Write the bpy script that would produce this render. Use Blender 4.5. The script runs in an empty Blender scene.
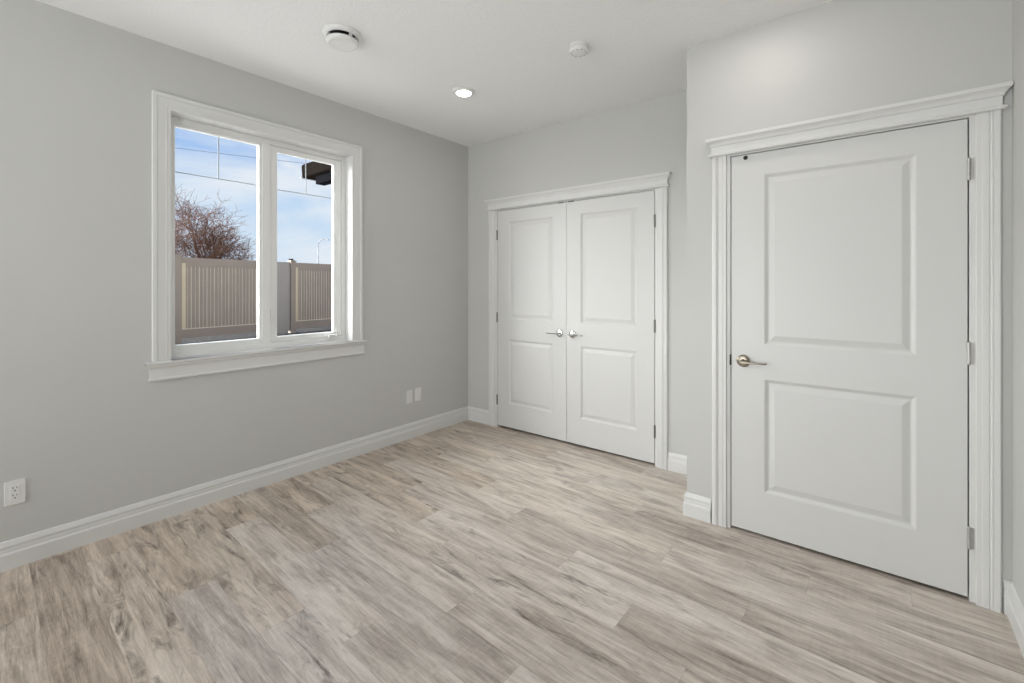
import bpy, bmesh, math, random
from mathutils import Vector, Matrix

# ------------------------------------------------------------------ camera, sky, sun, lights, exposure
SC = bpy.context.scene
COL = SC.collection
FPX = 456.98
cam_d = bpy.data.cameras.new('camera')
cam_d.sensor_fit = 'HORIZONTAL'
cam_d.sensor_width = 36.0
cam_d.lens = FPX / 1024 * 36.0
cam_d.shift_y = (285.9 - 341.5) / 1024
cam_d.clip_start = 0.05
cam_d.clip_end = 500
cam = bpy.data.objects.new('camera', cam_d)
COL.objects.link(cam)
cam.location = (3.2041, -3.2967, 1.3342)
cam.rotation_euler = (math.pi / 2, 0, 0.6756)
SC.camera = cam

SC.view_settings.view_transform = 'Standard'
SC.view_settings.look = 'None'
SC.view_settings.exposure = 0.0
SC.view_settings.gamma = 1.0
SC.view_settings.use_curve_mapping = False


def lin(r, g, b):
    f = lambda c: (c / 255 / 12.92) if c / 255 <= 0.04045 else ((c / 255 + 0.055) / 1.055) ** 2.4
    return (f(r), f(g), f(b), 1.0)


# sky: blue fading to pale haze with soft white clouds
world = bpy.data.worlds.new('sky')
SC.world = world
world.use_nodes = True
nt = world.node_tree
nt.nodes.clear()
N = nt.nodes.new
L = nt.links.new
out = N('ShaderNodeOutputWorld')
bg = N('ShaderNodeBackground')
bg.inputs['Strength'].default_value = 1.0
tc = N('ShaderNodeTexCoord')
sep = N('ShaderNodeSeparateXYZ')
L(tc.outputs['Generated'], sep.inputs[0])
ramp = N('ShaderNodeValToRGB')
cr = ramp.color_ramp
cr.elements[0].position = 0.0
cr.elements[0].color = lin(222, 234, 248)
cr.elements[1].position = 0.9
cr.elements[1].color = lin(84, 140, 225)
e = cr.elements.new(0.16)
e.color = lin(200, 222, 248)
e = cr.elements.new(0.30)
e.color = lin(98, 164, 240)
L(sep.outputs['Z'], ramp.inputs['Fac'])
mp = N('ShaderNodeMapping')
mp.inputs['Scale'].default_value = (1.3, 1.3, 4.2)
mp.inputs['Location'].default_value = (0.35, 0.1, 0.3)
L(tc.outputs['Generated'], mp.inputs['Vector'])
nz = N('ShaderNodeTexNoise')
nz.inputs['Scale'].default_value = 2.4
nz.inputs['Detail'].default_value = 7
nz.inputs['Roughness'].default_value = 0.58
nz.inputs['Distortion'].default_value = 0.35
L(mp.outputs[0], nz.inputs['Vector'])
cr2 = N('ShaderNodeValToRGB')
cr2.color_ramp.elements[0].position = 0.42
cr2.color_ramp.elements[0].color = (0, 0, 0, 1)
cr2.color_ramp.elements[1].position = 0.62
cr2.color_ramp.elements[1].color = (0.9, 0.9, 0.9, 1)
L(nz.outputs[0], cr2.inputs['Fac'])
mx = N('ShaderNodeMix')
mx.data_type = 'RGBA'
L(cr2.outputs['Color'], mx.inputs['Factor'])
L(ramp.outputs['Color'], mx.inputs['A'])
mx.inputs['B'].default_value = lin(238, 242, 250)
# added bright sky lobe, unseen left of the window view, to strengthen the daylight
glow = N('ShaderNodeVectorMath')
glow.operation = 'DOT_PRODUCT'
nrm = N('ShaderNodeVectorMath')
nrm.operation = 'NORMALIZE'
L(tc.outputs['Generated'], nrm.inputs[0])
L(nrm.outputs[0], glow.inputs[0])
glow.inputs[1].default_value = Vector((-0.64, -0.72, 0.30)).normalized()
gr = N('ShaderNodeMapRange')
gr.interpolation_type = 'SMOOTHSTEP'
gr.inputs['From Min'].default_value = 0.66
gr.inputs['From Max'].default_value = 0.97
gr.inputs['To Min'].default_value = 0.0
gr.inputs['To Max'].default_value = 18.0
L(glow.outputs['Value'], gr.inputs['Value'])
gm = N('ShaderNodeMix')
gm.data_type = 'RGBA'
gm.blend_type = 'ADD'
gm.clamp_result = False
gs = N('ShaderNodeVectorMath')
gs.operation = 'SCALE'
gs.inputs[0].default_value = (1.0, 0.985, 0.97)
L(gr.outputs[0], gs.inputs['Scale'])
gm.inputs['Factor'].default_value = 1.0
L(mx.outputs['Result'], gm.inputs['A'])
L(gs.outputs[0], gm.inputs['B'])
L(gm.outputs['Result'], bg.inputs['Color'])
L(bg.outputs[0], out.inputs[0])


def add_light(name, kind, loc, rot, energy, color, **kw):
    d = bpy.data.lights.new(name, kind)
    d.energy = energy
    d.color = color
    for k, v in kw.items():
        setattr(d, k, v)
    o = bpy.data.objects.new(name, d)
    COL.objects.link(o)
    o.location = loc
    o.rotation_euler = rot
    return o


# sun on the far side of the house: lights the fence across the yard, never reaches the room
add_light('sun', 'SUN', (6, 10, 12), (math.radians(50), 0, math.radians(118)), 0.85, (1.0, 0.88, 0.72), angle=0.02)
# added fill lamp in front of the closed wall behind the camera
add_light('rear_fill', 'AREA', (0.9, -6.95, 1.4), (math.radians(90), 0, 0), 66, (0.94, 0.97, 1.0),
          shape='RECTANGLE', size=1.4, size_y=2.2)
# added fill lamp, unseen behind the camera, tilted up to brighten the ceiling
fl = add_light('upward_fill', 'AREA', (2.2, -4.3, 0.9), (0, 0, 0), 25, (0.95, 0.975, 1.0), shape='DISK', size=0.7)
fl.rotation_euler = Vector((0.0, 0.5, 0.8)).to_track_quat('-Z', 'Y').to_euler()

H = 2.7267
RIGHT = 3.628
BUMP_X = 2.333
BUMP_Y = -0.58
REAR = -7.0
random.seed(4)


# ------------------------------------------------------------------ materials
def mat(name, color, rough=0.5, metal=0.0, bump=None, spec=0.5, var=None):
    m = bpy.data.materials.new(name)
    m.use_nodes = True
    t = m.node_tree
    b = t.nodes['Principled BSDF']
    b.inputs['Base Color'].default_value = color
    b.inputs['Roughness'].default_value = rough
    b.inputs['Metallic'].default_value = metal
    b.inputs['Specular IOR Level'].default_value = spec
    co = t.nodes.new('ShaderNodeTexCoord')
    if bump:
        sc, st, dist = bump
        n = t.nodes.new('ShaderNodeTexNoise')
        n.inputs['Scale'].default_value = sc
        n.inputs['Detail'].default_value = 4
        t.links.new(co.outputs['Object'], n.inputs['Vector'])
        bp = t.nodes.new('ShaderNodeBump')
        bp.inputs['Strength'].default_value = st
        bp.inputs['Distance'].default_value = dist
        t.links.new(n.outputs[0], bp.inputs['Height'])
        t.links.new(bp.outputs[0], b.inputs['Normal'])
    if var:
        sc, amt = var
        n = t.nodes.new('ShaderNodeTexNoise')
        n.inputs['Scale'].default_value = sc
        n.inputs['Detail'].default_value = 5
        t.links.new(co.outputs['Object'], n.inputs['Vector'])
        r = t.nodes.new('ShaderNodeValToRGB')
        c = Vector(color[:3])
        r.color_ramp.elements[0].position = 0.3
        r.color_ramp.elements[1].position = 0.7
        r.color_ramp.elements[0].color = (*(c * (1 - amt)), 1)
        r.color_ramp.elements[1].color = (*(c * (1 + amt)), 1)
        t.links.new(n.outputs[0], r.inputs['Fac'])
        t.links.new(r.outputs[0], b.inputs['Base Color'])
    return m


M_WALL = mat('grey_wall_paint', lin(204, 204, 201), 0.55, bump=(260, 0.06, 0.002), var=(1.5, 0.01), spec=0.3)
M_CEIL = mat('textured_ceiling_paint', lin(245, 245, 244), 0.8, bump=(75, 0.3, 0.006), spec=0.2)
M_TRIM = mat('white_trim_paint', lin(224, 224, 222), 0.38, var=(3, 0.006))
M_DOOR = mat('white_door_paint', lin(217, 217, 215), 0.42, var=(3, 0.006))
M_VINYL = mat('white_window_vinyl', lin(240, 240, 238), 0.4, bump=(60, 0.01, 0.001))
M_PLASTIC = mat('white_plastic', lin(232, 232, 229), 0.35, bump=(60, 0.01, 0.001))
M_NICKEL = mat('satin_nickel', lin(150, 142, 128), 0.34, 1.0, bump=(400, 0.03, 0.0005))
M_CHROME = mat('polished_chrome', lin(205, 205, 205), 0.10, 1.0, bump=(30, 0.01, 0.0005))
M_HINGE = mat('dark_hinge_metal', lin(112, 110, 106), 0.35, 1.0, bump=(200, 0.03, 0.0005))
M_HINGE2 = mat('nickel_hinge_metal', lin(190, 189, 186), 0.5, 1.0, bump=(200, 0.03, 0.0005))
M_DARK = mat('black_gap_plastic', lin(28, 27, 26), 0.6, bump=(90, 0.02, 0.001))
M_FENCE = mat('tan_fence_vinyl', lin(148, 133, 119), 0.5, var=(3, 0.05))
M_FENCE_LIT = mat('lit_fence_rib_vinyl', lin(208, 194, 172), 0.5, var=(3, 0.04))  # light caught by ribs and rail top, put into a paler colour
M_CHANNEL_LIT = mat('sunlit_fence_channel_vinyl', lin(206, 189, 156), 0.5, var=(3, 0.04))  # golden lit strip beside each post, put into the colour
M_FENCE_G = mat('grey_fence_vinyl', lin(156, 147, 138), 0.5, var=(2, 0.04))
M_FASCIA = mat('dark_brown_fascia', lin(30, 26, 24), 0.9, var=(6, 0.12), spec=0.0)
M_GUTTER = mat('charcoal_beam_metal', lin(24, 24, 27), 0.9, var=(6, 0.1), spec=0.0)
M_BARK = mat('reddish_brown_bark', lin(122, 88, 70), 0.8, var=(4, 0.25))
M_POLE = mat('galvanised_pole', lin(160, 162, 166), 0.5, var=(5, 0.05))
M_WIRE = mat('grey_cable', lin(120, 135, 160), 0.6, var=(5, 0.05))
M_BOUNCE = mat('pale_bounce_surface', lin(205, 202, 196), 0.8, bump=(30, 0.2, 0.005), var=(2, 0.04))  # pale surface of the added slab that bounces light indoors
M_GRILLE = mat('pewter_grille_bar', lin(180, 184, 190), 0.6, var=(30, 0.04), spec=0.1)


def soil_mat():
    m = mat('dark_soil_with_gravel', lin(40, 34, 30), 0.9, bump=(25, 0.8, 0.05))
    t = m.node_tree
    b = t.nodes['Principled BSDF']
    co = t.nodes.new('ShaderNodeTexCoord')
    v = t.nodes.new('ShaderNodeTexVoronoi')
    v.inputs['Scale'].default_value = 9
    t.links.new(co.outputs['Object'], v.inputs['Vector'])
    r = t.nodes.new('ShaderNodeValToRGB')
    r.color_ramp.elements[0].position = 0.0
    r.color_ramp.elements[0].color = lin(190, 180, 170)
    r.color_ramp.elements[1].position = 0.16
    r.color_ramp.elements[1].color = lin(34, 29, 26)
    t.links.new(v.outputs['Distance'], r.inputs['Fac'])
    t.links.new(r.outputs[0], b.inputs['Base Color'])
    return m


M_SOIL = soil_mat()


def glass_mat():
    m = bpy.data.materials.new('clear_window_glass')
    m.use_nodes = True
    t = m.node_tree
    t.nodes.clear()
    o = t.nodes.new('ShaderNodeOutputMaterial')
    tr = t.nodes.new('ShaderNodeBsdfTransparent')
    tr.inputs['Color'].default_value = (0.97, 0.985, 0.98, 1)
    gl = t.nodes.new('ShaderNodeBsdfGlossy')
    gl.inputs['Roughness'].default_value = 0.02
    fr = t.nodes.new('ShaderNodeFresnel')
    fr.inputs['IOR'].default_value = 1.05
    mi = t.nodes.new('ShaderNodeMixShader')
    t.links.new(fr.outputs[0], mi.inputs[0])
    t.links.new(tr.outputs[0], mi.inputs[1])
    t.links.new(gl.outputs[0], mi.inputs[2])
    t.links.new(mi.outputs[0], o.inputs[0])
    return m


M_GLASS = glass_mat()


def emit_mat(name, color, strength):
    m = bpy.data.materials.new(name)
    m.use_nodes = True
    b = m.node_tree.nodes['Principled BSDF']
    b.inputs['Base Color'].default_value = color
    b.inputs['Emission Color'].default_value = color
    b.inputs['Emission Strength'].default_value = strength
    return m


M_LENS = emit_mat('lit_led_lens', (1.0, 0.94, 0.87, 1), 72.0)


def floor_mat():
    m = bpy.data.materials.new('weathered_oak_planks')
    m.use_nodes = True
    t = m.node_tree
    b = t.nodes['Principled BSDF']
    nn = t.nodes.new
    lk = t.links.new

    def math_(op, a, bb=None, clamp=False):
        n = nn('ShaderNodeMath')
        n.operation = op
        n.use_clamp = clamp
        for i, x in enumerate((a, bb)):
            if x is None:
                continue
            if isinstance(x, (int, float)):
                n.inputs[i].default_value = x
            else:
                lk(x, n.inputs[i])
        return n.outputs[0]

    at = nn('ShaderNodeAttribute')
    at.attribute_name = 'plank'      # r = tone, g = knottiness, b = warmth
    sp = nn('ShaderNodeSeparateColor')
    lk(at.outputs['Color'], sp.inputs[0])
    tone, knot, warm = sp.outputs[0], sp.outputs[1], sp.outputs[2]
    uv = nn('ShaderNodeUVMap')
    uv.uv_map = 'grain'              # metres along / across the plank with a random offset

    def noise(sx, sy, detail, rough, dist=0.0, loc=(0, 0, 0)):
        mp = nn('ShaderNodeMapping')
        mp.inputs['Scale'].default_value = (sx, sy, 1)
        mp.inputs['Location'].default_value = loc
        lk(uv.outputs[0], mp.inputs['Vector'])
        n = nn('ShaderNodeTexNoise')
        n.inputs['Scale'].default_value = 1.0
        n.inputs['Detail'].default_value = detail
        n.inputs['Roughness'].default_value = rough
        n.inputs['Distortion'].default_value = dist
        lk(mp.outputs[0], n.inputs['Vector'])
        return n.outputs[0]

    broad = noise(1.7, 10.0, 5, 0.62, 1.0)
    streak = noise(2.4, 40, 6, 0.7, 1.0, (3, 7, 0))
    fine = noise(14, 260, 4, 0.7, 0.2, (11, 2, 0))
    saw = noise(70, 5, 2, 0.5, 0.0, (5, 5, 0))
    patch = noise(3.4, 17, 5, 0.66, 0.8, (23, 31, 0))

    # plain tone: plank tone + streaks
    s = math_('MULTIPLY', math_('SUBTRACT', broad, 0.5), 1.3)
    s2 = math_('MULTIPLY', math_('SUBTRACT', streak, 0.5), 1.35)
    s3 = math_('MULTIPLY', math_('SUBTRACT', fine, 0.5), 0.65)
    s4 = math_('MULTIPLY', math_('SUBTRACT', saw, 0.5), 0.16)
    v = math_('ADD', math_('ADD', tone, s), math_('ADD', s2, math_('ADD', s3, s4)))
    rmp = nn('ShaderNodeValToRGB')
    c = rmp.color_ramp
    c.elements[0].position = 0.0
    c.elements[0].color = lin(126, 113, 104)
    c.elements[1].position = 1.0
    c.elements[1].color = lin(236, 229, 222)
    e = c.elements.new(0.35)
    e.color = lin(182, 171, 161)
    e = c.elements.new(0.65)
    e.color = lin(214, 205, 196)
    lk(v, rmp.inputs['Fac'])
    # knots / dark mineral patches
    kr = nn('ShaderNodeMapRange')
    kr.inputs['From Min'].default_value = 0.52
    kr.inputs['From Max'].default_value = 0.69
    lk(math_('ADD', patch, math_('MULTIPLY', math_('SUBTRACT', streak, 0.5), 0.22)), kr.inputs['Value'])
    kf = math_('MULTIPLY', kr.outputs[0], knot, True)
    mk = nn('ShaderNodeMix')
    mk.data_type = 'RGBA'
    lk(kf, mk.inputs['Factor'])
    lk(rmp.outputs[0], mk.inputs['A'])
    mk.inputs['B'].default_value = lin(96, 82, 72)
    # warm / cool shift of a plank
    mw = nn('ShaderNodeMix')
    mw.data_type = 'RGBA'
    mw.blend_type = 'MULTIPLY'
    lk(warm, mw.inputs['Factor'])
    lk(mk.outputs['Result'], mw.inputs['A'])
    mw.inputs['B'].default_value = (1.0, 0.93, 0.84, 1)
    # seams
    uv2 = nn('ShaderNodeUVMap')
    uv2.uv_map = 'edge'              # metres from the plank's centre, minus its half size
    s_ = nn('ShaderNodeSeparateXYZ')
    lk(uv2.outputs[0], s_.inputs[0])

    def edge(o, half):
        a = math_('ABSOLUTE', math_('SUBTRACT', o, 0.5))
        return math_('GREATER_THAN', a, half)
    sm = math_('MAXIMUM', edge(s_.outputs[0], 0.4990), edge(s_.outputs[1], 0.4955))
    ms = nn('ShaderNodeMix')
    ms.data_type = 'RGBA'
    ms.blend_type = 'MULTIPLY'
    lk(math_('MULTIPLY', sm, 0.22), ms.inputs['Factor'])
    lk(mw.outputs['Result'], ms.inputs['A'])
    ms.inputs['B'].default_value = (0.25, 0.22, 0.2, 1)
    lk(ms.outputs['Result'], b.inputs['Base Color'])
    b.inputs['Roughness'].default_value = 0.36
    b.inputs['Specular IOR Level'].default_value = 0.5
    bp = nn('ShaderNodeBump')
    bp.inputs['Strength'].default_value = 0.12
    bp.inputs['Distance'].default_value = 0.002
    lk(math_('ADD', streak, fine), bp.inputs['Height'])
    lk(bp.outputs[0], b.inputs['Normal'])
    return m


M_FLOOR = floor_mat()


# ------------------------------------------------------------------ mesh helpers
def obj(name, bm, m, parent=None, smooth=False, normals=True):
    if normals:
        bmesh.ops.recalc_face_normals(bm, faces=bm.faces)
    me = bpy.data.meshes.new(name)
    bm.to_mesh(me)
    bm.free()
    for mm in (m if isinstance(m, (list, tuple)) else [m]):
        me.materials.append(mm)
    if smooth:
        for p in me.polygons:
            p.use_smooth = True
    o = bpy.data.objects.new(name, me)
    COL.objects.link(o)
    if parent:
        o.parent = parent
        o.matrix_parent_inverse = Matrix.Identity(4)
        if parent.type == 'EMPTY':
            o.location = -parent.location
    return o


def empty(name, loc=(0, 0, 0)):
    o = bpy.data.objects.new(name, None)
    o.empty_display_size = 0.1
    COL.objects.link(o)
    o.location = loc
    return o


def thing(o, label, cat, group=None):
    o['label'] = label
    o['category'] = cat
    if group:
        o['group'] = group
    return o


def struct(o, label=None, cat=None):
    o['kind'] = 'structure'
    if label:
        o['label'] = label
    if cat:
        o['category'] = cat
    return o


def box(bm, x0, x1, y0, y1, z0, z1, bevel=0.0, mi=0):
    vs = [bm.verts.new((x, y, z)) for x in (x0, x1) for y in (y0, y1) for z in (z0, z1)]
    idx = [(0, 1, 3, 2), (4, 6, 7, 5), (0, 4, 5, 1), (2, 3, 7, 6), (0, 2, 6, 4), (1, 5, 7, 3)]
    fs = [bm.faces.new([vs[i] for i in f]) for f in idx]
    for f in fs:
        f.material_index = mi
    if bevel:
        es = list({e for f in fs for e in f.edges})
        bmesh.ops.bevel(bm, geom=es, offset=bevel, segments=2, affect='EDGES', profile=0.5)
    return fs


def skin(bm, rings, closed=False, cap=True):
    """quads between successive rings of points; rings are closed polygons when closed"""
    vr = [[bm.verts.new(p) for p in r] for r in rings]
    n = len(vr[0])
    for a, b in zip(vr, vr[1:]):
        for i in range(n if closed else n - 1):
            j = (i + 1) % n
            bm.faces.new((a[i], a[j], b[j], b[i]))
    if cap:
        bm.faces.new(vr[0])
        bm.faces.new(list(reversed(vr[-1])))
    return vr


def lathe(bm, prof, center, axis='Z', seg=40, caps=True):
    """prof: (radius, height along axis)"""
    cx, cy, cz = center
    rings = []
    for r, h in prof:
        ring = []
        for k in range(seg):
            a = 2 * math.pi * k / seg
            c, s = r * math.cos(a), r * math.sin(a)
            if axis == 'Z':
                ring.append((cx + c, cy + s, cz + h))
            elif axis == 'Y':
                ring.append((cx + c, cy + h, cz + s))
            else:
                ring.append((cx + h, cy + c, cz + s))
        rings.append(ring)
    skin(bm, rings, closed=True, cap=caps)


def tube(bm, pts, radii, seg=8, cap=True):
    pts = [Vector(p) for p in pts]
    rings = []
    up = Vector((0, 0, 1))
    for i, p in enumerate(pts):
        d = (pts[min(i + 1, len(pts) - 1)] - pts[max(i - 1, 0)]).normalized()
        ref = up if abs(d.dot(up)) < 0.95 else Vector((1, 0, 0))
        a = d.cross(ref).normalized()
        b = d.cross(a).normalized()
        r = radii[i] if isinstance(radii, (list, tuple)) else radii
        rings.append([p + a * r * math.cos(2 * math.pi * k / seg) + b * r * math.sin(2 * math.pi * k / seg) for k in range(seg)])
    skin(bm, rings, closed=True, cap=cap)


# ------------------------------------------------------------------ room shell
# floor: rows of planks, laid almost parallel to the closet wall
ROW = 0.181
SLOPE = -0.032
PLEN = 1.23
PHASE = {-6: .52, -5: .04, -4: .23, -3: .85, -2: .125, -1: .415, 0: .99, 1: .60, 2: .22, 3: 1.17, 4: .79, 5: .32,
         6: 1.155, 7: .50, 8: .855, 9: .435, 10: 1.185, 11: .655}
TONE = {  # (row, plank number from the left): tone, knots, warmth
    (-6, 0): (.50, .3, .8), (-6, 1): (.42, .5, .6),
    (-5, 0): (.34, .3, .8), (-5, 1): (.32, .35, .75), (-5, 2): (.45, .3, .5),
    (-4, 0): (.55, .2, .9), (-4, 1): (.58, 1., .7), (-4, 2): (.50, .8, .4),
    (-3, 0): (.47, .8, .9), (-3, 1): (.46, .3, .1), (-3, 2): (.50, .3, .1),
    (-2, 0): (.62, .8, .7), (-2, 1): (.58, .9, .7), (-2, 2): (.66, .9, .1),
    (-1, 0): (.46, 1., .9), (-1, 1): (.74, .5, .3), (-1, 2): (.48, .4, .1),
    (0, 0): (.44, .7, .6), (0, 1): (.48, .2, .0), (0, 2): (.72, .2, .1),
    (1, 0): (.46, .9, .9), (1, 1): (.62, .4, .2), (1, 2): (.50, .1, .1),
    (2, 0): (.52, .6, .9), (2, 1): (.60, .5, .5), (2, 2): (.54, .9, .2),
    (3, 0): (.50, .9, .8), (3, 1): (.70, .7, .2), (3, 2): (.44, .3, .2),
    (4, 0): (.52, .9, .9), (4, 1): (.52, .2, .2), (4, 2): (.72, .5, .2),
    (5, 0): (.50, .6, .8), (5, 1): (.66, .5, .3), (5, 2): (.42, .2, .2), (5, 3): (.42, .4, .2),
    (6, 0): (.48, .8, .8), (6, 1): (.66, .5, .4), (6, 2): (.64, .3, .2),
    (7, 0): (.52, .9, .8), (7, 1): (.56, .4, .4), (7, 2): (.44, .5, .2), (7, 3): (.46, .5, .2),
    (8, 0): (.54, .3, .8), (8, 1): (.62, .6, .4), (8, 2): (.46, .6, .2),
    (9, 0): (.44, .9, .8), (9, 1): (.50, .6, .4), (9, 2): (.60, .4, .2),
    (10, 0): (.52, .4, .8), (10, 1): (.60, .3, .4), (10, 2): (.50, .4, .2),
    (11, 0): (.48, .4, .8), (11, 1): (.46, .4, .4), (11, 2): (.50, .3, .2)}


def build_floor():
    rnd = random.Random(21)
    bm = bmesh.new()
    ug = bm.loops.layers.uv.new('grain')
    ue = bm.loops.layers.uv.new('edge')
    cl = bm.loops.layers.float_color.new('plank')
    x0, x1 = -0.05, RIGHT + 0.1
    for r in range(-29, 14):
        ya = -2.13 + ROW * r
        ph = PHASE.get(r, rnd.random() * PLEN)
        cuts = []
        c = ph
        while c > x0 + 0.05:
            c -= PLEN
        while c < x1 + PLEN:
            cuts.append(c)
            c += PLEN
        for k, (a, b) in enumerate(zip(cuts, cuts[1:])):
            xa, xb = max(a, x0), min(b, x1)
            if xb - xa < 0.01:
                continue
            pts = [(xa, ya + SLOPE * xa), (xb, ya + SLOPE * xb), (xb, ya + ROW + SLOPE * xb), (xa, ya + ROW + SLOPE * xa)]
            f = bm.faces.new([bm.verts.new((x, y, 0)) for x, y in pts])
            off = (rnd.random() * 40, rnd.random() * 40)
            q = TONE.get((r, k), (0.52 + 0.20 * (rnd.random() - .5), rnd.random() * 0.8, 0.3))
            for lp, (x, y), vv in zip(f.loops, pts, (0, 0, 1, 1)):
                lp[ug].uv = (x + off[0], vv * ROW + off[1])
                lp[ue].uv = ((x - a) / (b - a), vv)
                lp[cl] = (0.54 + 0.8 * (q[0] - 0.54), q[1], q[2], 1)
    box(bm, x0, x1, REAR - 0.1, 0.3, -0.15, -0.004)
    return obj('floor', bm, M_FLOOR, normals=True)


struct(build_floor(), 'greyish tan weathered oak plank floor running across the empty room', 'floor')

bm = bmesh.new()
box(bm, -0.2, RIGHT + 0.2, REAR - 0.2, 0.4, H, H + 0.2)
struct(obj('ceiling', bm, M_CEIL), 'flat white ceiling with a light stippled texture', 'ceiling')

# left wall with the window opening
WY0, WY1, WZ0, WZ1 = -2.467, -1.300, 0.900, 2.349
bm = bmesh.new()
box(bm, -0.2, 0, REAR - 0.2, WY0 - 0.012, 0, H)
box(bm, -0.2, 0, WY1 + 0.012, 0.4, 0, H)
box(bm, -0.2, 0, WY0 - 0.012, WY1 + 0.012, 0, WZ0 - 0.012)
box(bm, -0.2, 0, WY0 - 0.012, WY1 + 0.012, WZ1 + 0.012, H)
struct(obj('wall_left', bm, M_WALL), 'grey painted wall holding the two-pane window', 'wall')

# closet wall
CX0, CX1, DT = 0.3879, 1.9113, 2.042     # closet door leaves
JG = 0.005
bm = bmesh.new()
box(bm, 0, CX0 - 0.032, 0, 0.12, 0, H)
box(bm, CX1 + 0.032, BUMP_X + 0.001, 0, 0.12, 0, H)
box(bm, CX0 - 0.032, CX1 + 0.032, 0, 0.12, DT + 0.024, H)
box(bm, CX0 - 0.1, CX1 + 0.1, 0.30, 0.34, 0, H)
box(bm, CX0 - 0.1, CX0 - 0.032, 0.12, 0.30, 0, H)
box(bm, CX1 + 0.032, CX1 + 0.1, 0.12, 0.30, 0, H)
struct(obj('wall_back', bm, M_WALL), 'grey painted wall around the closet double doors', 'wall')

# bump-out with the room door
EX0, EX1 = 2.5741, 3.4990
bm = bmesh.new()
box(bm, BUMP_X, EX0 - 0.032, BUMP_Y, BUMP_Y + 0.12, 0, H)
box(bm, EX1 + 0.032, RIGHT, BUMP_Y, BUMP_Y + 0.12, 0, H)
box(bm, EX0 - 0.032, EX1 + 0.032, BUMP_Y, BUMP_Y + 0.12, DT + 0.024, H)
box(bm, BUMP_X, BUMP_X + 0.10, BUMP_Y + 0.12, 0.12, 0, H)
box(bm, BUMP_X + 0.1, RIGHT, BUMP_Y + 0.30, BUMP_Y + 0.34, 0, H)
struct(obj('wall_bumpout', bm, M_WALL), 'grey painted wall jutting forward around the single door', 'wall')

bm = bmesh.new()
box(bm, RIGHT, RIGHT + 0.2, REAR - 0.2, 0.4, 0, H)
struct(obj('wall_right', bm, M_WALL), 'sliver of grey wall at the right beside the single door', 'wall')

# rear wall, behind the camera, solid, without any opening
bm = bmesh.new()
box(bm, 0, RIGHT, REAR - 0.2, REAR, 0, H)
struct(obj('wall_rear', bm, M_WALL), 'grey painted wall behind the viewer', 'wall')

# baseboards -------------------------------------------------------
BASE = [(0, 0), (.017, 0), (.017, .070), (.015, .076), (.0125, .080), (.0125, .086), (.011, .100), (.013, .106), (.0125, .112), (.006, .130), (0, .133)]


def baseboard(name, segs, label):
    """segs: list of (p, q, normal) straight runs with the board growing along normal; ends extended by e0,e1 per unit depth"""
    bm = bmesh.new()
    for (p, q, nrm, e0, e1) in segs:
        p, q, nrm = Vector(p), Vector(q), Vector(nrm)
        d = (q - p).normalized()
        r0 = [(*(p + nrm * t - d * (e0 * t)), z) for t, z in BASE]
        r1 = [(*(q + nrm * t + d * (e1 * t)), z) for t, z in BASE]
        skin(bm, [r0, r1], closed=True)
    return struct(obj(name, bm, M_TRIM), label, 'baseboard')


CAS = 0.0725
REV = {'trim_1': 0.028, 'trim_2': 0.0245}
baseboard('baseboard_left', [((0, REAR), (0, 0), (1, 0), 0, -1)], 'white stepped baseboard along the window wall')
baseboard('baseboard_back', [((0, 0), (CX0 - 0.028 - CAS, 0), (0, -1), -1, 0), ((CX1 + 0.028 + CAS + .003, 0), (BUMP_X, 0), (0, -1), 0, -1)],
          'white stepped baseboard either side of the closet doors')
baseboard('baseboard_bumpout', [((BUMP_X, 0), (BUMP_X, BUMP_Y), (-1, 0), -1, 1), ((BUMP_X, BUMP_Y), (EX0 - 0.0325 - CAS, BUMP_Y), (0, -1), 1, 0),
                                ((EX1 + 0.0325 + CAS, BUMP_Y), (RIGHT, BUMP_Y), (0, -1), 0, -1)],
          'white stepped baseboard wrapping the jutting wall corner')
baseboard('baseboard_right', [((RIGHT, BUMP_Y), (RIGHT, REAR), (-1, 0), -1, 0)], 'white stepped baseboard along the right wall')

# ------------------------------------------------------------------ door casings
CPROF = [(0, 0), (0, .010), (.002, .012), (.016, .012), (.019, .0135), (.038, .0135), (.0405, .0105), (.043, .0145), (.0475, .0165), (.0495, .0135),
         (.052, .0175), (.068, .0175), (CAS, .015), (CAS, 0)]
HEAD = [(0, 2.053), (.029, 2.053), (.033, 2.058), (.033, 2.063), (.029, 2.068), (.0205, 2.068), (.0205, 2.108), (.027, 2.111), (.028, 2.119),
        (.031, 2.125), (.037, 2.130), (.041, 2.134), (.046, 2.136), (.046, 2.152), (0, 2.152)]


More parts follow.
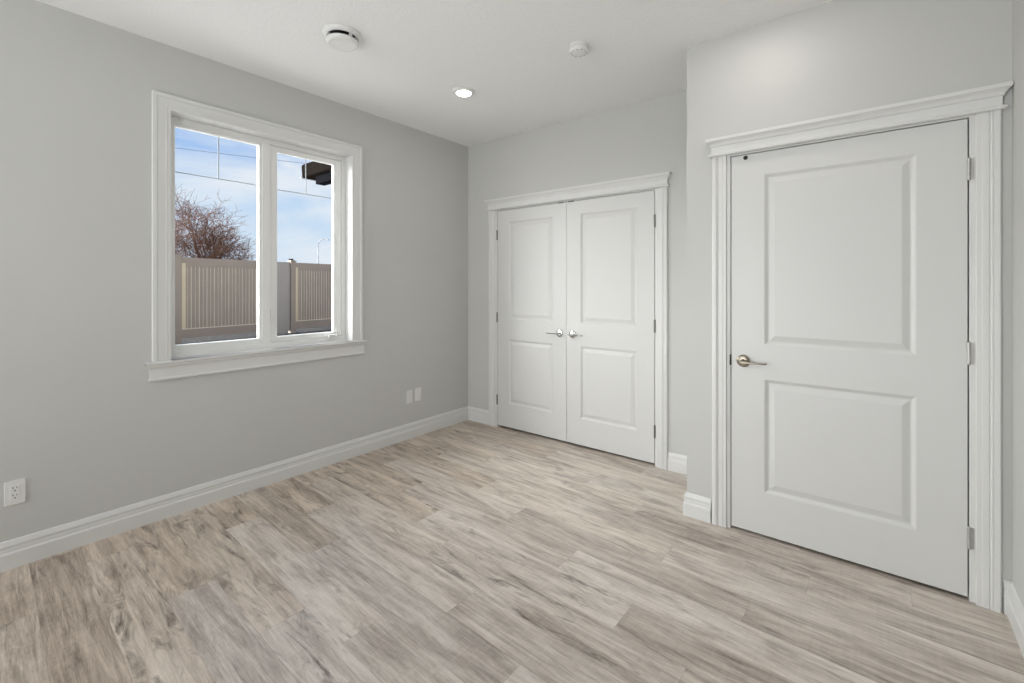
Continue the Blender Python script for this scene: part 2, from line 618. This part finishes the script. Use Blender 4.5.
def door_trim(name, x0, x1, yw, label):
    root = struct(empty(name, (x0, yw, 0)), label, 'door casing')
    rv = REV[name]
    for s, xe in ((-1, x0 - rv), (1, x1 + rv)):
        bm = bmesh.new()
        ring = lambda z: [(xe + s * w, yw - d, z) for w, d in CPROF]
        skin(bm, [ring(0), ring(2.053)], closed=True)
        obj('side_casing', bm, M_TRIM, root)
        bm = bmesh.new()       # jamb with a stop
        xa, xb = (x0 - rv - .003, x0 - JG) if s < 0 else (x1 + JG, x1 + rv + .003)
        box(bm, xa, xb, yw - 0.0005, yw + 0.118, 0, DT + JG, 0.001)
        st = (x0 - JG, x0 + 0.01) if s < 0 else (x1 - 0.01, x1 + JG)
        box(bm, st[0], st[1], yw + 0.042, yw + 0.08, 0, DT + 0.004)
        obj('side_jamb', bm, M_TRIM, root)
    bm = bmesh.new()
    box(bm, x0 - rv - .003, x1 + rv + .003, yw - 0.0005, yw + 0.118, DT + JG, DT + 0.022)
    box(bm, x0 - JG, x1 + JG, yw + 0.042, yw + 0.08, DT - 0.01, DT + JG)
    obj('head_jamb', bm, M_TRIM, root)
    bm = bmesh.new()
    xl, xr = x0 - rv - CAS - 0.003, x1 + rv + CAS + 0.003
    ex = lambda d: max(d - 0.0205, 0)
    rings = [[(xl - ex(d), yw, z) for d, z in HEAD], [(xl - ex(d), yw - d, z) for d, z in HEAD],
             [(xr + ex(d), yw - d, z) for d, z in HEAD], [(xr + ex(d), yw, z) for d, z in HEAD]]
    skin(bm, rings, closed=True)
    bmesh.ops.remove_doubles(bm, verts=bm.verts, dist=1e-6)
    obj('header', bm, M_TRIM, root)
    return root


door_trim('trim_1', CX0, CX1, 0.0, 'white casing with crowned header around the closet double doors')
door_trim('trim_2', EX0, EX1, BUMP_Y, 'white casing with crowned header around the single door')

# ------------------------------------------------------------------ doors
PAN = [(0, 0), (.004, .0015), (.015, .0095), (.019, .0105), (.023, .010), (.046, .0025), (.050, .0015)]


def door_leaf(name, x0, x1, yf, z0, z1, stile, panels, th, label):
    """front face at y = yf looking toward -Y, two moulded panels"""
    bm = bmesh.new()
    xs = [x0, x0 + stile[0], x1 - stile[1], x1]
    zs = [z0] + [z for p in panels for z in p] + [z1]
    V = {}
    bev = 0.0025

    def v(x, z, y=yf):
        k = (round(x, 5), round(z, 5), round(y, 5))
        if k not in V:
            V[k] = bm.verts.new((x, y, z))
        return V[k]
    for i in range(3):
        for j in range(len(zs) - 1):
            if i == 1 and j % 2 == 1:
                a, b, c, d = xs[1], xs[2], zs[j], zs[j + 1]
                prev = None
                for o, dep in PAN:
                    ring = [v(a + o, c + o, yf + dep), v(b - o, c + o, yf + dep), v(b - o, d - o, yf + dep), v(a + o, d - o, yf + dep)]
                    if prev:
                        for q in range(4):
                            bm.faces.new((prev[q], prev[(q + 1) % 4], ring[(q + 1) % 4], ring[q]))
                    prev = ring
                bm.faces.new(prev)
            else:
                bm.faces.new((v(xs[i], zs[j]), v(xs[i + 1], zs[j]), v(xs[i + 1], zs[j + 1]), v(xs[i], zs[j + 1])))
    # edges and back
    loop = [(x, z0) for x in xs] + [(x1, z) for z in zs[1:]] + [(x, z1) for x in reversed(xs[:-1])] + [(x0, z) for z in reversed(zs[1:-1])]
    back = [bm.verts.new((x, yf + th, z)) for x, z in loop]
    n = len(loop)
    for i in range(n):
        j = (i + 1) % n
        bm.faces.new((v(*loop[i]), v(*loop[j]), back[j], back[i]))
    bm.faces.new(back)
    bmesh.ops.recalc_face_normals(bm, faces=bm.faces)
    return struct(obj(name, bm, M_DOOR), label, 'door')


def hinge(parent, xe, side, yf, zc, m, leaf=True):
    """xe: door edge; side +1 when the jamb is to the right"""
    bm = bmesh.new()
    hh = 0.045
    xk = xe + side * 0.002
    lathe(bm, [(0.0, -hh - .004), (.004, -hh - .003), (.0062, -hh), (.0062, hh), (.004, hh + .003), (0.0005, hh + .004)], (xk, yf - 0.004, zc), 'Z', 12)
    for k in (-.6, -.2, .2, .6):
        lathe(bm, [(.0066, k * hh - .001), (.0066, k * hh + .001)], (xk, yf - 0.004, zc), 'Z', 12)
    if leaf:
        a, b = sorted((xk + side * 0.002, xk + side * 0.016))
        box(bm, a, b, yf - 0.0025, yf + 0.001, zc - hh, zc + hh)
    return obj('hinge', bm, m, parent)


def lever(parent, x, yf, z, direction, m, metal_label):
    """round rose and a flat straight lever; direction +1 points to +X"""
    bm = bmesh.new()
    lathe(bm, [(.0305, 0.0), (.0325, -.003), (.0325, -.008), (.030, -.0105), (.016, -.012), (.0, -.012)], (x, yf, z), 'Y', 40)
    rose = obj('rose', bm, m, parent, smooth=False)
    for p in rose.data.polygons:
        p.use_smooth = len(p.vertices) == 4
    rose['label'] = metal_label
    bm = bmesh.new()
    # neck
    lathe(bm, [(.0095, -.010), (.0085, -.030), (.0085, -.056), (.006, -.060), (.0005, -.061)], (x, yf, z), 'Y', 20)
    # blade: sections (dx, half height, y front, y back)
    secs = [(-.012, .0085, -.060, -.046), (-.010, .0095, -.063, -.044), (.0, .0105, -.0645, -.043), (.02, .0100, -.064, -.047), (.05, .0085, -.062, -.050),
            (.085, .0075, -.059, -.050), (.105, .007, -.054, -.046), (.116, .006, -.047, -.040), (.119, .004, -.045, -.040)]
    rings = []
    for dx, hh, ya, yb in secs:
        hh *= 0.58
        c = 0.35
        pts = [(ya, -hh * (1 - c)), (ya, hh * (1 - c)), (ya + .25 * (yb - ya), hh), (yb - .25 * (yb - ya), hh), (yb, hh * (1 - c)), (yb, -hh * (1 - c)),
               (yb - .25 * (yb - ya), -hh), (ya + .25 * (yb - ya), -hh)]
        rings.append([(x + direction * dx, yf + yy, z + zz - abs(dx) * 0.02) for yy, zz in pts])
    skin(bm, rings, closed=True)
    lv = obj('lever', bm, m, rose)
    return rose


PANELS = [(0.236, 0.838), (1.024, 1.932)]
CM = (CX0 + CX1) / 2
d1 = door_leaf('door_1', CX0, CM - 0.0015, 0.0, 0.021, DT, (.135, .135), PANELS, .041, 'left leaf of the white two-panel closet double doors')
d2 = door_leaf('door_2', CM + 0.0015, CX1, 0.0, 0.021, DT, (.135, .135), PANELS, .041, 'right leaf of the white two-panel closet double doors')
d3 = door_leaf('door_3', EX0, EX1, BUMP_Y, 0.018, DT, (.160, .162), [(0.242, 0.841), (1.022, 1.925)], .035,
               'white two-panel single door on the jutting wall, shut')
for zc in (1.816, 1.037, 0.258):
    hinge(d1, CX0 - .002, -1, 0.0, zc, M_HINGE, leaf=False)
    hinge(d2, CX1 + .002, 1, 0.0, zc, M_HINGE, leaf=False)
    hinge(d3, EX1 + .002, 1, BUMP_Y, zc + 0.012, M_HINGE2, leaf=True)
lever(d1, CM - 0.063, 0.0, 0.931, -1, M_CHROME, 'shiny chrome lever handle')
lever(d2, CM + 0.063, 0.0, 0.931, 1, M_CHROME, 'shiny chrome lever handle')
lever(d3, EX0 + 0.060, BUMP_Y, 0.929, 1, M_NICKEL, 'satin nickel lever handle')


def small(parent, name, m, *b):
    bm = bmesh.new()
    box(bm, *b)
    return obj(name, bm, m, parent)


small(d1, 'ball_catch', M_DARK, CM - 0.085, CM - 0.03, -0.002, 0.012, DT - 0.004, DT + 0.0035)
small(d2, 'ball_catch', M_DARK, CM + 0.02, CM + 0.075, -0.002, 0.012, DT - 0.004, DT + 0.0035)
small(d3, 'latch_plate', M_DARK, EX0 - 0.009, EX0 - 0.0003, BUMP_Y - 0.003, BUMP_Y + 0.03, 0.90, 0.957)
bm = bmesh.new()
lathe(bm, [(.011, 0.002), (.011, -.004), (.008, -.009), (.0005, -.011)], (2.645, BUMP_Y, 2.026), 'Y', 18)
obj('door_bumper', bm, M_DARK, d3)

# ------------------------------------------------------------------ window
win = struct(empty('window_1', (-0.1, (WY0 + WY1) / 2, WZ0)), 'white vinyl window with a fixed left pane and a crank-out right sash', 'window')
FX0, FX1 = -0.128, -0.085       # frame depth


def frame_ring(bm, y0, y1, z0, z1, wl, wr, wb, wt, xa, xb, bev=0.002):
    """four mitred bars; rings in Y-Z, front xb (room side)"""
    o = [(y0, z0), (y1, z0), (y1, z1), (y0, z1)]
    i = [(y0 + wl, z0 + wb), (y1 - wr, z0 + wb), (y1 - wr, z1 - wt), (y0 + wl, z1 - wt)]
    rings = []
    sh = lambda a, b, t: (a[0] + (b[0] - a[0]) * t, a[1] + (b[1] - a[1]) * t)
    for k in range(5):
        a, b = o[k % 4], i[k % 4]
        w = max(abs(a[1] - b[1]), 1e-4)
        t = bev / w
        p, q = sh(a, b, t), sh(a, b, 1 - t)
        rings.append([(xa, *a), (xb - bev, *a), (xb, *p), (xb, *q), (xb - bev, *b), (xa, *b)])
    skin(bm, rings, closed=True, cap=False)
    bmesh.ops.remove_doubles(bm, verts=bm.verts, dist=1e-6)


# outer frame fills the opening
bm = bmesh.new()
frame_ring(bm, WY0, WY1, WZ0, WZ1, .030, .030, .040, .034, FX0, FX1)
obj('frame', bm, M_VINYL, win)
# mullion
LP = (-2.420, -1.943)           # left glass, Y
RP = (-1.820, -1.392)           # right glass, Y
bm = bmesh.new()
box(bm, FX0, FX1 + 0.0005, -1.925, -1.872, WZ0 + 0.036, WZ1 - 0.032, 0.002)
obj('mullion', bm, M_VINYL, win)
# fixed side: stop + bead
bm = bmesh.new()
frame_ring(bm, WY0 + .029, -1.924, WZ0 + .039, WZ1 - .033, .018, .019, .037, .020, FX0, -0.092)
obj('glazing_bead', bm, M_VINYL, win)
# operable sash
sash_bm = bmesh.new()
frame_ring(sash_bm, -1.874, WY1 - .032, WZ0 + .041, WZ1 - .036, .048, .054, .031, .031, FX0 + .002, -0.093)
frame_ring(sash_bm, -1.827, -1.385, WZ0 + .071, WZ1 - .066, .007, .007, .007, .007, FX0 + .002, -0.098, 0.001)
sash = obj('sash', sash_bm, M_VINYL, win)
GX = -0.106
for nm, (ya, yb), za, zb, par in (('glass_pane', LP, .976, 2.296, win), ('glass_pane', RP, .978, 2.276, sash)):
    bm = bmesh.new()
    box(bm, GX - 0.003, GX + 0.003, ya - .005, yb + .005, za - .005, zb + .005)
    g = obj('glass_pane', bm, M_GLASS, win)
    # bars between the panes: a crossbar with a short upright to the head
    bm = bmesh.new()
    zc = 2.024 if par is win else 2.015
    ym = (ya + yb) / 2
    box(bm, GX - 0.010, GX - 0.006, ya - .003, yb + .003, zc - .003, zc + .003, 0.001)
    box(bm, GX - 0.010, GX - 0.006, ym - .0035, ym + .0035, zc + .003, zb + .003, 0.001)
    obj('grille', bm, M_GRILLE, g)
# lever lock on the sash stile
bm = bmesh.new()
rings = []
for t in range(9):
    z = 1.075 + 0.095 * t / 8
    w = 0.005 + 0.003 * math.sin(math.pi * t / 8)
    d = -0.0925 + 0.017 * math.sin(math.pi * t / 8) ** 0.7
    yc = -1.862 + 0.003 * math.cos(t / 8 * math.pi)
    rings.append([(-0.094, yc - w, z), (d, yc - w * .7, z), (d, yc + w * .7, z), (-0.094, yc + w, z)])
skin(bm, rings, closed=True)
obj('sash_lock', bm, M_VINYL, win)
# folding crank
bm = bmesh.new()
box(bm, -0.094, -0.060, -1.452, -1.372, 0.941, 0.962, 0.004)
tube(bm, [(-0.064, -1.380, 0.957), (-0.052, -1.385, 0.972), (-0.048, -1.42, 0.978), (-0.05, -1.472, 0.967), (-0.05, -1.486, 0.962)], [.007, .0075, .006, .0055, .007], 10)
obj('crank_handle', bm, M_PLASTIC, win)

# casing, jamb liner, stool and apron around it
wt = struct(empty('trim_3', (0, WY0, WZ0)), 'white stepped casing, sill and apron around the window', 'window casing')
WC = 0.088
WPROF = [(0, 0), (0, .011), (.002, .013), (.018, .013), (.022, .0155), (.026, .014), (.060, .0165), (.063, .0145), (.068, .020), (.086, .020), (WC, .018), (WC, 0)]
SILL = 0.906
rings = [[(d, WY0 - w, SILL) for w, d in WPROF], [(d, WY0 - w, WZ1 + w) for w, d in WPROF],
         [(d, WY1 + w, WZ1 + w) for w, d in WPROF], [(d, WY1 + w, SILL) for w, d in WPROF]]
bm = bmesh.new()
skin(bm, rings, closed=True)
obj('casing', bm, M_TRIM, wt)
bm = bmesh.new()
for b in ((WY0 - .012, WY0, WZ0, WZ1 + .012), (WY1, WY1 + .012, WZ0, WZ1 + .012), (WY0, WY1, WZ1, WZ1 + .012)):
    box(bm, FX0, 0.001, b[0], b[1], b[2], b[3])
obj('jamb_liner', bm, M_TRIM, wt)
# stool with rounded nose + returns
STOOL = [(-0.19, .894), (-0.19, .906), (.030, .906), (.036, .904), (.038, .899), (.036, .892), (.030, .888), (.026, .886), (.0, .886), (0, .894)]
ya, yb = -2.587, -1.176
bm = bmesh.new()
skin(bm, [[(x, ya, z) for x, z in STOOL[2:9]], [(x, yb, z) for x, z in STOOL[2:9]]], closed=True)
box(bm, -0.19, 0.031, WY0, WY1, .889, .906)
box(bm, 0.0, 0.031, ya, yb, .889, .906)
obj('sill', bm, M_TRIM, wt)
APR = [(0, .886), (.024, .886), (.026, .880), (.022, .872), (.017, .868), (.0135, .862), (.0135, .812), (.016, .808), (.019, .803), (.018, .797), (.013, .794), (0, .794)]
ya, yb = -2.565, -1.195
ex = lambda d: d - .0135
bm = bmesh.new()
rings = [[(0, ya - max(ex(d), 0) - (0 if d else 0), z) for d, z in APR], [(d, ya - max(ex(d), 0), z) for d, z in APR],
         [(d, yb + max(ex(d), 0), z) for d, z in APR], [(0, yb + max(ex(d), 0), z) for d, z in APR]]
skin(bm, rings, closed=True)
bmesh.ops.remove_doubles(bm, verts=bm.verts, dist=1e-6)
obj('apron', bm, M_TRIM, wt)

# ------------------------------------------------------------------ things on walls and ceiling
def wall_plate(name, y, z, w, h, label, cat, kind, group=None):
    """plate on the left wall"""
    root = thing(empty(name, (0, y, z)), label, cat, group)
    bm = bmesh.new()
    box(bm, 0.0003, 0.0062, y - w / 2, y + w / 2, z - h / 2, z + h / 2, 0.0025)
    obj('cover_plate', bm, M_PLASTIC, root)
    bm = bmesh.new()
    if kind == 'duplex':
        box(bm, 0.005, 0.0082, y - .0165, y + .0165, z - .034, z + .034, 0.0012)
        ins = obj('receptacle', bm, M_PLASTIC, root)
        bm = bmesh.new()
        for s in (1, -1):
            zc = z + s * .0175 + .002
            box(bm, 0.0075, 0.0086, y - .0078, y - .0050, zc + .0005, zc + .0085)
            box(bm, 0.0075, 0.0086, y + .0050, y + .0072, zc + .0005, zc + .0075)
            lathe(bm, [(.0030, 0), (.0030, .0012)], (0.0075, y, zc - .009), 'X', 12)
        obj('socket_slots', bm, M_DARK, ins)
        for s in (1, -1):
            bm = bmesh.new()
            lathe(bm, [(.0028, 0), (.0028, .0006), (.0005, .0012)], (0.0061, y, z + s * .048), 'X', 12)
            obj('screw', bm, M_PLASTIC, root)
    elif kind == 'blank':
        bm.free()
        for s in (1, -1):
            bm = bmesh.new()
            lathe(bm, [(.003, 0), (.003, .0006), (.0005, .0013)], (0.0061, y, z + s * .042), 'X', 12)
            obj('screw', bm, M_PLASTIC, root)
    else:
        box(bm, 0.005, 0.0085, y - .0165, y + .0165, z - .033, z + .033, 0.0012)
        ins = obj('insert', bm, M_PLASTIC, root)
    return root


wall_plate('wall_outlet', -3.0795, 0.3535, 0.070, 0.115, 'white duplex power outlet low on the window wall, left of the window', 'outlet', 'duplex')
wall_plate('wall_plate', -0.738, 0.366, 0.068, 0.114, 'plain white wall plate near the corner, farther from the closet', 'wall plate', 'blank', 'pair of wall plates near the corner')
wall_plate('wall_plate', -0.641, 0.367, 0.072, 0.118, 'white wall plate with a raised centre near the corner, nearer the closet', 'wall plate', 'decora', 'pair of wall plates near the corner')

# recessed LED downlights: one in view, one just above the frame in front of the single door
LAMPS = [(0.890, -0.962, 'round lit recessed downlight in the ceiling near the far corner'),
         (2.75, -0.962, 'round lit recessed downlight in the ceiling in front of the single door')]
for LX, LY, lab in LAMPS:
    t = thing(empty('recessed_ceiling_light', (LX, LY, H)), lab, 'ceiling light', 'recessed ceiling lights')
    bm = bmesh.new()
    lathe(bm, [(.079, 0.001), (.080, -.003), (.078, -.007), (.070, -.012), (.056, -.0165), (.0525, -.0165), (.0515, -.010), (.0515, 0.001)], (LX, LY, H), 'Z', 48, caps=False)
    obj('trim_ring', bm, M_PLASTIC, t, smooth=True)
    bm = bmesh.new()
    lathe(bm, [(.0498, -.010), (.0492, -.0172), (.040, -.0195), (.02, -.0205), (.0005, -.021)], (LX, LY, H), 'Z', 48)
    obj('lens', bm, M_LENS, t, smooth=True)

# round ventilation diffuser with a suspended centre disc
VX, VY = 0.892, -1.912
t = thing(empty('ceiling_vent', (VX, VY, H)), 'round white ceiling air vent with a centre disc and dark gap', 'vent')
bm = bmesh.new()
lathe(bm, [(.100, 0.001), (.101, -.004), (.098, -.010), (.090, -.017), (.082, -.021), (.076, -.019), (.070, -.008), (.066, 0.001)], (VX, VY, H), 'Z', 56, caps=False)
obj('flange', bm, M_PLASTIC, t, smooth=True)
bm = bmesh.new()
lathe(bm, [(.068, -.0005), (.0005, -.001)], (VX, VY, H), 'Z', 40, caps=False)
lathe(bm, [(.02, -.001), (.02, -.040)], (VX, VY, H), 'Z', 20)
obj('throat', bm, M_DARK, t, smooth=False)
bm = bmesh.new()
lathe(bm, [(.070, -.038), (.084, -.040), (.0875, -.045), (.085, -.052), (.076, -.058), (.067, -.0595), (.062, -.058), (.057, -.0565), (.02, -.056), (.0005, -.056)], (VX, VY, H), 'Z', 56)
obj('centre_disc', bm, M_PLASTIC, t, smooth=True)
for k in range(3):
    a = math.radians(127 + 120 * k)
    bm = bmesh.new()
    c, s = math.cos(a), math.sin(a)
    pts = lambda r, z, w: [(VX + r * c - w * s, VY + r * s + w * c, H + z), (VX + r * c + w * s, VY + r * s - w * c, H + z)]
    ring = [pts(.064, -.012, .007) + list(reversed(pts(.064, -.043, .007))), pts(.075, -.012, .007) + list(reversed(pts(.075, -.043, .007)))]
    skin(bm, ring, closed=True)
    obj('bracket', bm, M_PLASTIC, t)

# smoke alarm
SX, SY = 1.848, -0.985
t = thing(empty('smoke_alarm', (SX, SY, H)), 'small round white smoke alarm on the ceiling in front of the closet', 'smoke alarm')
bm = bmesh.new()
lathe(bm, [(.056, 0.001), (.058, -.004), (.058, -.012), (.055, -.014), (.0005, -.014)], (SX, SY, H), 'Z', 48)
obj('mounting_base', bm, M_PLASTIC, t)
bm = bmesh.new()
lathe(bm, [(.053, -.013), (.0565, -.016), (.0565, -.026), (.053, -.036), (.047, -.041), (.036, -.043), (.034, -.0455), (.018, -.0465), (.0005, -.0465)], (SX, SY, H), 'Z', 48)
o = obj('body', bm, M_PLASTIC, t, smooth=True)
for k in range(10):
    a = 2 * math.pi * k / 10
    bm = bmesh.new()
    lathe(bm, [(.0036, -.0415), (.0036, -.0435)], (SX + .0425 * math.cos(a), SY + .0425 * math.sin(a), H), 'Z', 10)
    obj('vent_hole', bm, M_FENCE_G, t)

# ------------------------------------------------------------------ outside: yard, fence, tree, lamp, cable, porch eave
GZ = 0.13
bm = bmesh.new()
box(bm, -90, -0.2, -60, 90, GZ - 0.3, GZ)
struct(obj('ground', bm, M_SOIL), 'dark bare soil of the yard beyond the window', 'ground')

bm = bmesh.new()
box(bm, -6.3, -0.2, -16, 8, GZ - 0.05, GZ + 0.03)  # added slab, hidden below the sill, to bounce light up through the window
struct(obj('bounce_slab', bm, M_BOUNCE), 'added pale slab outside the house, bouncing light up through the window', 'bounce_slab')

P0 = Vector((-8.2, -0.19, 0))
P1 = Vector((-8.7, 3.55, 0))
FD = P1 - P0
FU = FD.normalized()
FN = Vector((FU.y, -FU.x, 0))          # toward the house


def fp(s, n, z):
    q = P0 + FD * s + FN * n
    return (q.x, q.y, z)


def fbox(bm, s0, s1, n0, n1, z0, z1, mi=0):
    vs = [bm.verts.new(fp(s, n, z)) for s in (s0, s1) for n in (n0, n1) for z in (z0, z1)]
    for f in [(0, 1, 3, 2), (4, 6, 7, 5), (0, 4, 5, 1), (2, 3, 7, 6), (0, 2, 6, 4), (1, 5, 7, 3)]:
        bm.faces.new([vs[i] for i in f]).material_index = mi


LEN = FD.length
fence = thing(empty('privacy_fence', fp(0, 0, GZ)), 'tan vinyl privacy fence across the yard outside the window', 'fence')
posts = [-0.694, -0.011, 0.672, 1.355]
pw = 0.063 / LEN
FT = 1.935
for s in posts:
    bm = bmesh.new()
    fbox(bm, s - pw, s + pw, -.063, .063, GZ, FT + 0.02)
    fbox(bm, s - pw * 1.25, s + pw * 1.25, -.079, .079, FT + 0.02, FT + 0.045)
    fbox(bm, s - pw * .8, s + pw * .8, -.05, .05, FT + 0.045, FT + 0.058)
    obj('post', bm, M_FENCE, fence)
bm = bmesh.new()
fbox(bm, 0.672 + pw * .2, 0.672 + pw * 1.5, -.16, -.08, FT - 0.1, FT + 0.10)
obj('post_bracket', bm, M_GUTTER, fence)
for a, b in zip(posts, posts[1:]):
    a0, b0 = a + pw, b - pw
    blank = (a == -0.011)
    bend = b0 - (0.50 / LEN if blank else 0)
    bm = bmesh.new()
    fbox(bm, a0, bend, -.022, .022, FT - .19, FT)
    obj('top_rail', bm, M_FENCE, fence)
    bm = bmesh.new()
    fbox(bm, a0, bend, -.022, .022, GZ + .10, GZ + .30)
    fbox(bm, a0, bend, -.026, .026, GZ + .285, GZ + .305, 1)  # rail top coloured paler as if lit by the sky
    obj('bottom_rail', bm, [M_FENCE, M_FENCE_LIT], fence)
    bm = bmesh.new()
    fbox(bm, a0 + .045 / LEN, bend, -.012, .012, GZ + .29, FT - .18)
    n = int((bend - a0) * LEN / 0.076)
    for k in range(1, n):
        s = a0 + .045 / LEN + (bend - a0 - .045 / LEN) * k / n
        w = (.010 if k % 2 else .016) / LEN / 2
        pr = [(s - w, .012), (s - w * .5, .019), (s + w * .5, .019), (s + w, .012)]
        q = [[bm.verts.new(fp(ss, nn, z)) for ss, nn in pr] for z in (GZ + .3, FT - .185)]
        for i in range(3):
            bm.faces.new((q[0][i], q[0][i + 1], q[1][i + 1], q[1][i])).material_index = 1
    obj('board_panel', bm, [M_FENCE, M_FENCE_LIT], fence)
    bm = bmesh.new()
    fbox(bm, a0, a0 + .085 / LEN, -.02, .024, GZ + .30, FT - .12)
    obj('side_channel', bm, M_CHANNEL_LIT, fence)
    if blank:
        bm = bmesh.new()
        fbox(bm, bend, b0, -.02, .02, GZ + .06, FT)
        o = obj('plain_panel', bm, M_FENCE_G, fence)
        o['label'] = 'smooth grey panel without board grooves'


def at_px(u, v, t):
    """point at camera-axis distance t along the sight line measured from the photograph"""
    k = (u - 512) / FPX
    m = -(v - 285.9) / FPX
    th = 0.6756
    return Vector((3.2041 + t * (k * math.cos(th) - math.sin(th)), -3.2967 + t * (k * math.sin(th) + math.cos(th)), 1.3342 + t * m))


# bare tree beyond the fence
def build_tree():
    base = at_px(186, 300, 18.0)
    base.z = GZ
    rnd = random.Random(11)
    trunk = bmesh.new()
    twigs = bmesh.new()

    def grow(p, d, ln, r, depth, bm_):
        n = 3
        pts = [p]
        for i in range(n):
            d = (d + Vector((rnd.uniform(-.22, .22), rnd.uniform(-.22, .22), rnd.uniform(-.10, .14)))).normalized()
            pts.append(pts[-1] + d * ln / n)
        rad = [r * (1 - .35 * i / n) for i in range(n + 1)]
        tube(bm_, pts, rad, 5 if depth < 2 else 3, cap=False)
        if depth >= 6:
            return
        kids = 5 if depth < 1 else (4 if depth < 3 else (3 if depth < 5 else 2))
        for k in range(kids):
            f = rnd.uniform(.35, 1.0) if k else 1.0
            i = min(int(f * n), n - 1)
            q = pts[i].lerp(pts[i + 1], f * n - i)
            spread = .75 if depth < 2 else .85
            nd = (d + Vector((rnd.gauss(0, spread), rnd.gauss(0, spread), rnd.gauss(.16, .42)))).normalized()
            grow(q, nd, ln * rnd.uniform(.60, .84), max(r * .56, .0065), depth + 1, twigs if depth >= 1 else trunk)

    for k in range(4):
        a = k * 1.6 + .5
        grow(base + Vector((math.cos(a) * .08, math.sin(a) * .08, -.05)), Vector((math.cos(a) * .45, math.sin(a) * .45, 1)).normalized(), 1.75, .075, 0, trunk)
    root = thing(empty('bare_tree', base), 'bare reddish brown tree behind the fence', 'tree')
    obj('trunk', trunk, M_BARK, root, smooth=True, normals=False)
    obj('twigs', twigs, M_BARK, root, normals=False)['kind'] = 'stuff'


build_tree()

# street lamp far behind the fence
q = at_px(318.2, 262, 60)
top = at_px(318.6, 246, 60).z
root = thing(empty('street_lamp', (q.x, q.y, GZ)), 'grey curved-arm street lamp far beyond the fence', 'street lamp')
side = Vector((math.cos(0.6756), math.sin(0.6756), 0))
bm = bmesh.new()
tube(bm, [(q.x, q.y, GZ), (q.x, q.y, 3.5), (q.x, q.y, top)], [.085, .07, .055], 10)
obj('pole', bm, M_POLE, root, smooth=True)
bm = bmesh.new()
arc = []
for k in range(9):
    a = math.pi * .5 * k / 8
    arc.append(Vector((q.x, q.y, top)) + side * .72 * (1 - math.cos(a)) + Vector((0, 0, .88 * math.sin(a))))
arc.append(arc[-1] + side * .25 + Vector((0, 0, -.02)))
tube(bm, arc, .05, 8)
obj('arm', bm, M_POLE, root, smooth=True)
bm = bmesh.new()
e = arc[-1]
rings = []
for x, w, h0, h1 in ((0, .05, -.04, .05), (.1, .11, -.07, .06), (.35, .12, -.08, .05), (.5, .05, -.05, .01)):
    c = e + side * x + Vector((0, 0, -.05 * x))
    fw = Vector((-side.y, side.x, 0))
    rings.append([c - fw * w + Vector((0, 0, h0)), c + fw * w + Vector((0, 0, h0)), c + fw * w * .7 + Vector((0, 0, h1)), c - fw * w * .7 + Vector((0, 0, h1))])
skin(bm, rings, closed=True)
obj('lamp_head', bm, M_POLE, root)

# overhead cable
a, b = at_px(60, 132.5, 24), at_px(420, 175, 31)
bm = bmesh.new()
pts = [a.lerp(b, i / 16) + Vector((0, 0, -0.5 * (i / 16) * (1 - i / 16))) for i in range(17)]
a0 = a - (b - a) * .6
tube(bm, [a0 + Vector((0, 0, .6))] + pts + [b + (b - a) * .6 + Vector((0, 0, .6))], .014, 6)
cable = thing(empty('overhead_cable', a0), 'thin overhead cable crossing the sky outside', 'cable')
obj('wire', bm, M_WIRE, cable)

# porch eave jutting out of the house above the right sash
eave = struct(empty('porch_eave', (-0.25, 0.25, 2.9)), 'dark brown porch eave and beam seen through the top right of the window', 'eave')
bm = bmesh.new()
pr = [(0.24, 3.015), (0.215, 3.03), (0.205, 3.20), (0.24, 3.235), (2.6, 3.55), (2.6, 3.015)]
skin(bm, [[(-3.80, y, z) for y, z in pr], [(-0.2, y, z) for y, z in pr]], closed=True)
obj('fascia', bm, M_FASCIA, eave)
bm = bmesh.new()
box(bm, -3.50, -0.2, 0.27, 0.42, 2.885, 3.016, 0.01)
obj('beam', bm, M_GUTTER, eave)
bm = bmesh.new()
box(bm, -3.82, -3.795, 0.20, 2.6, 3.01, 3.03)
obj('drip_edge', bm, M_POLE, eave)
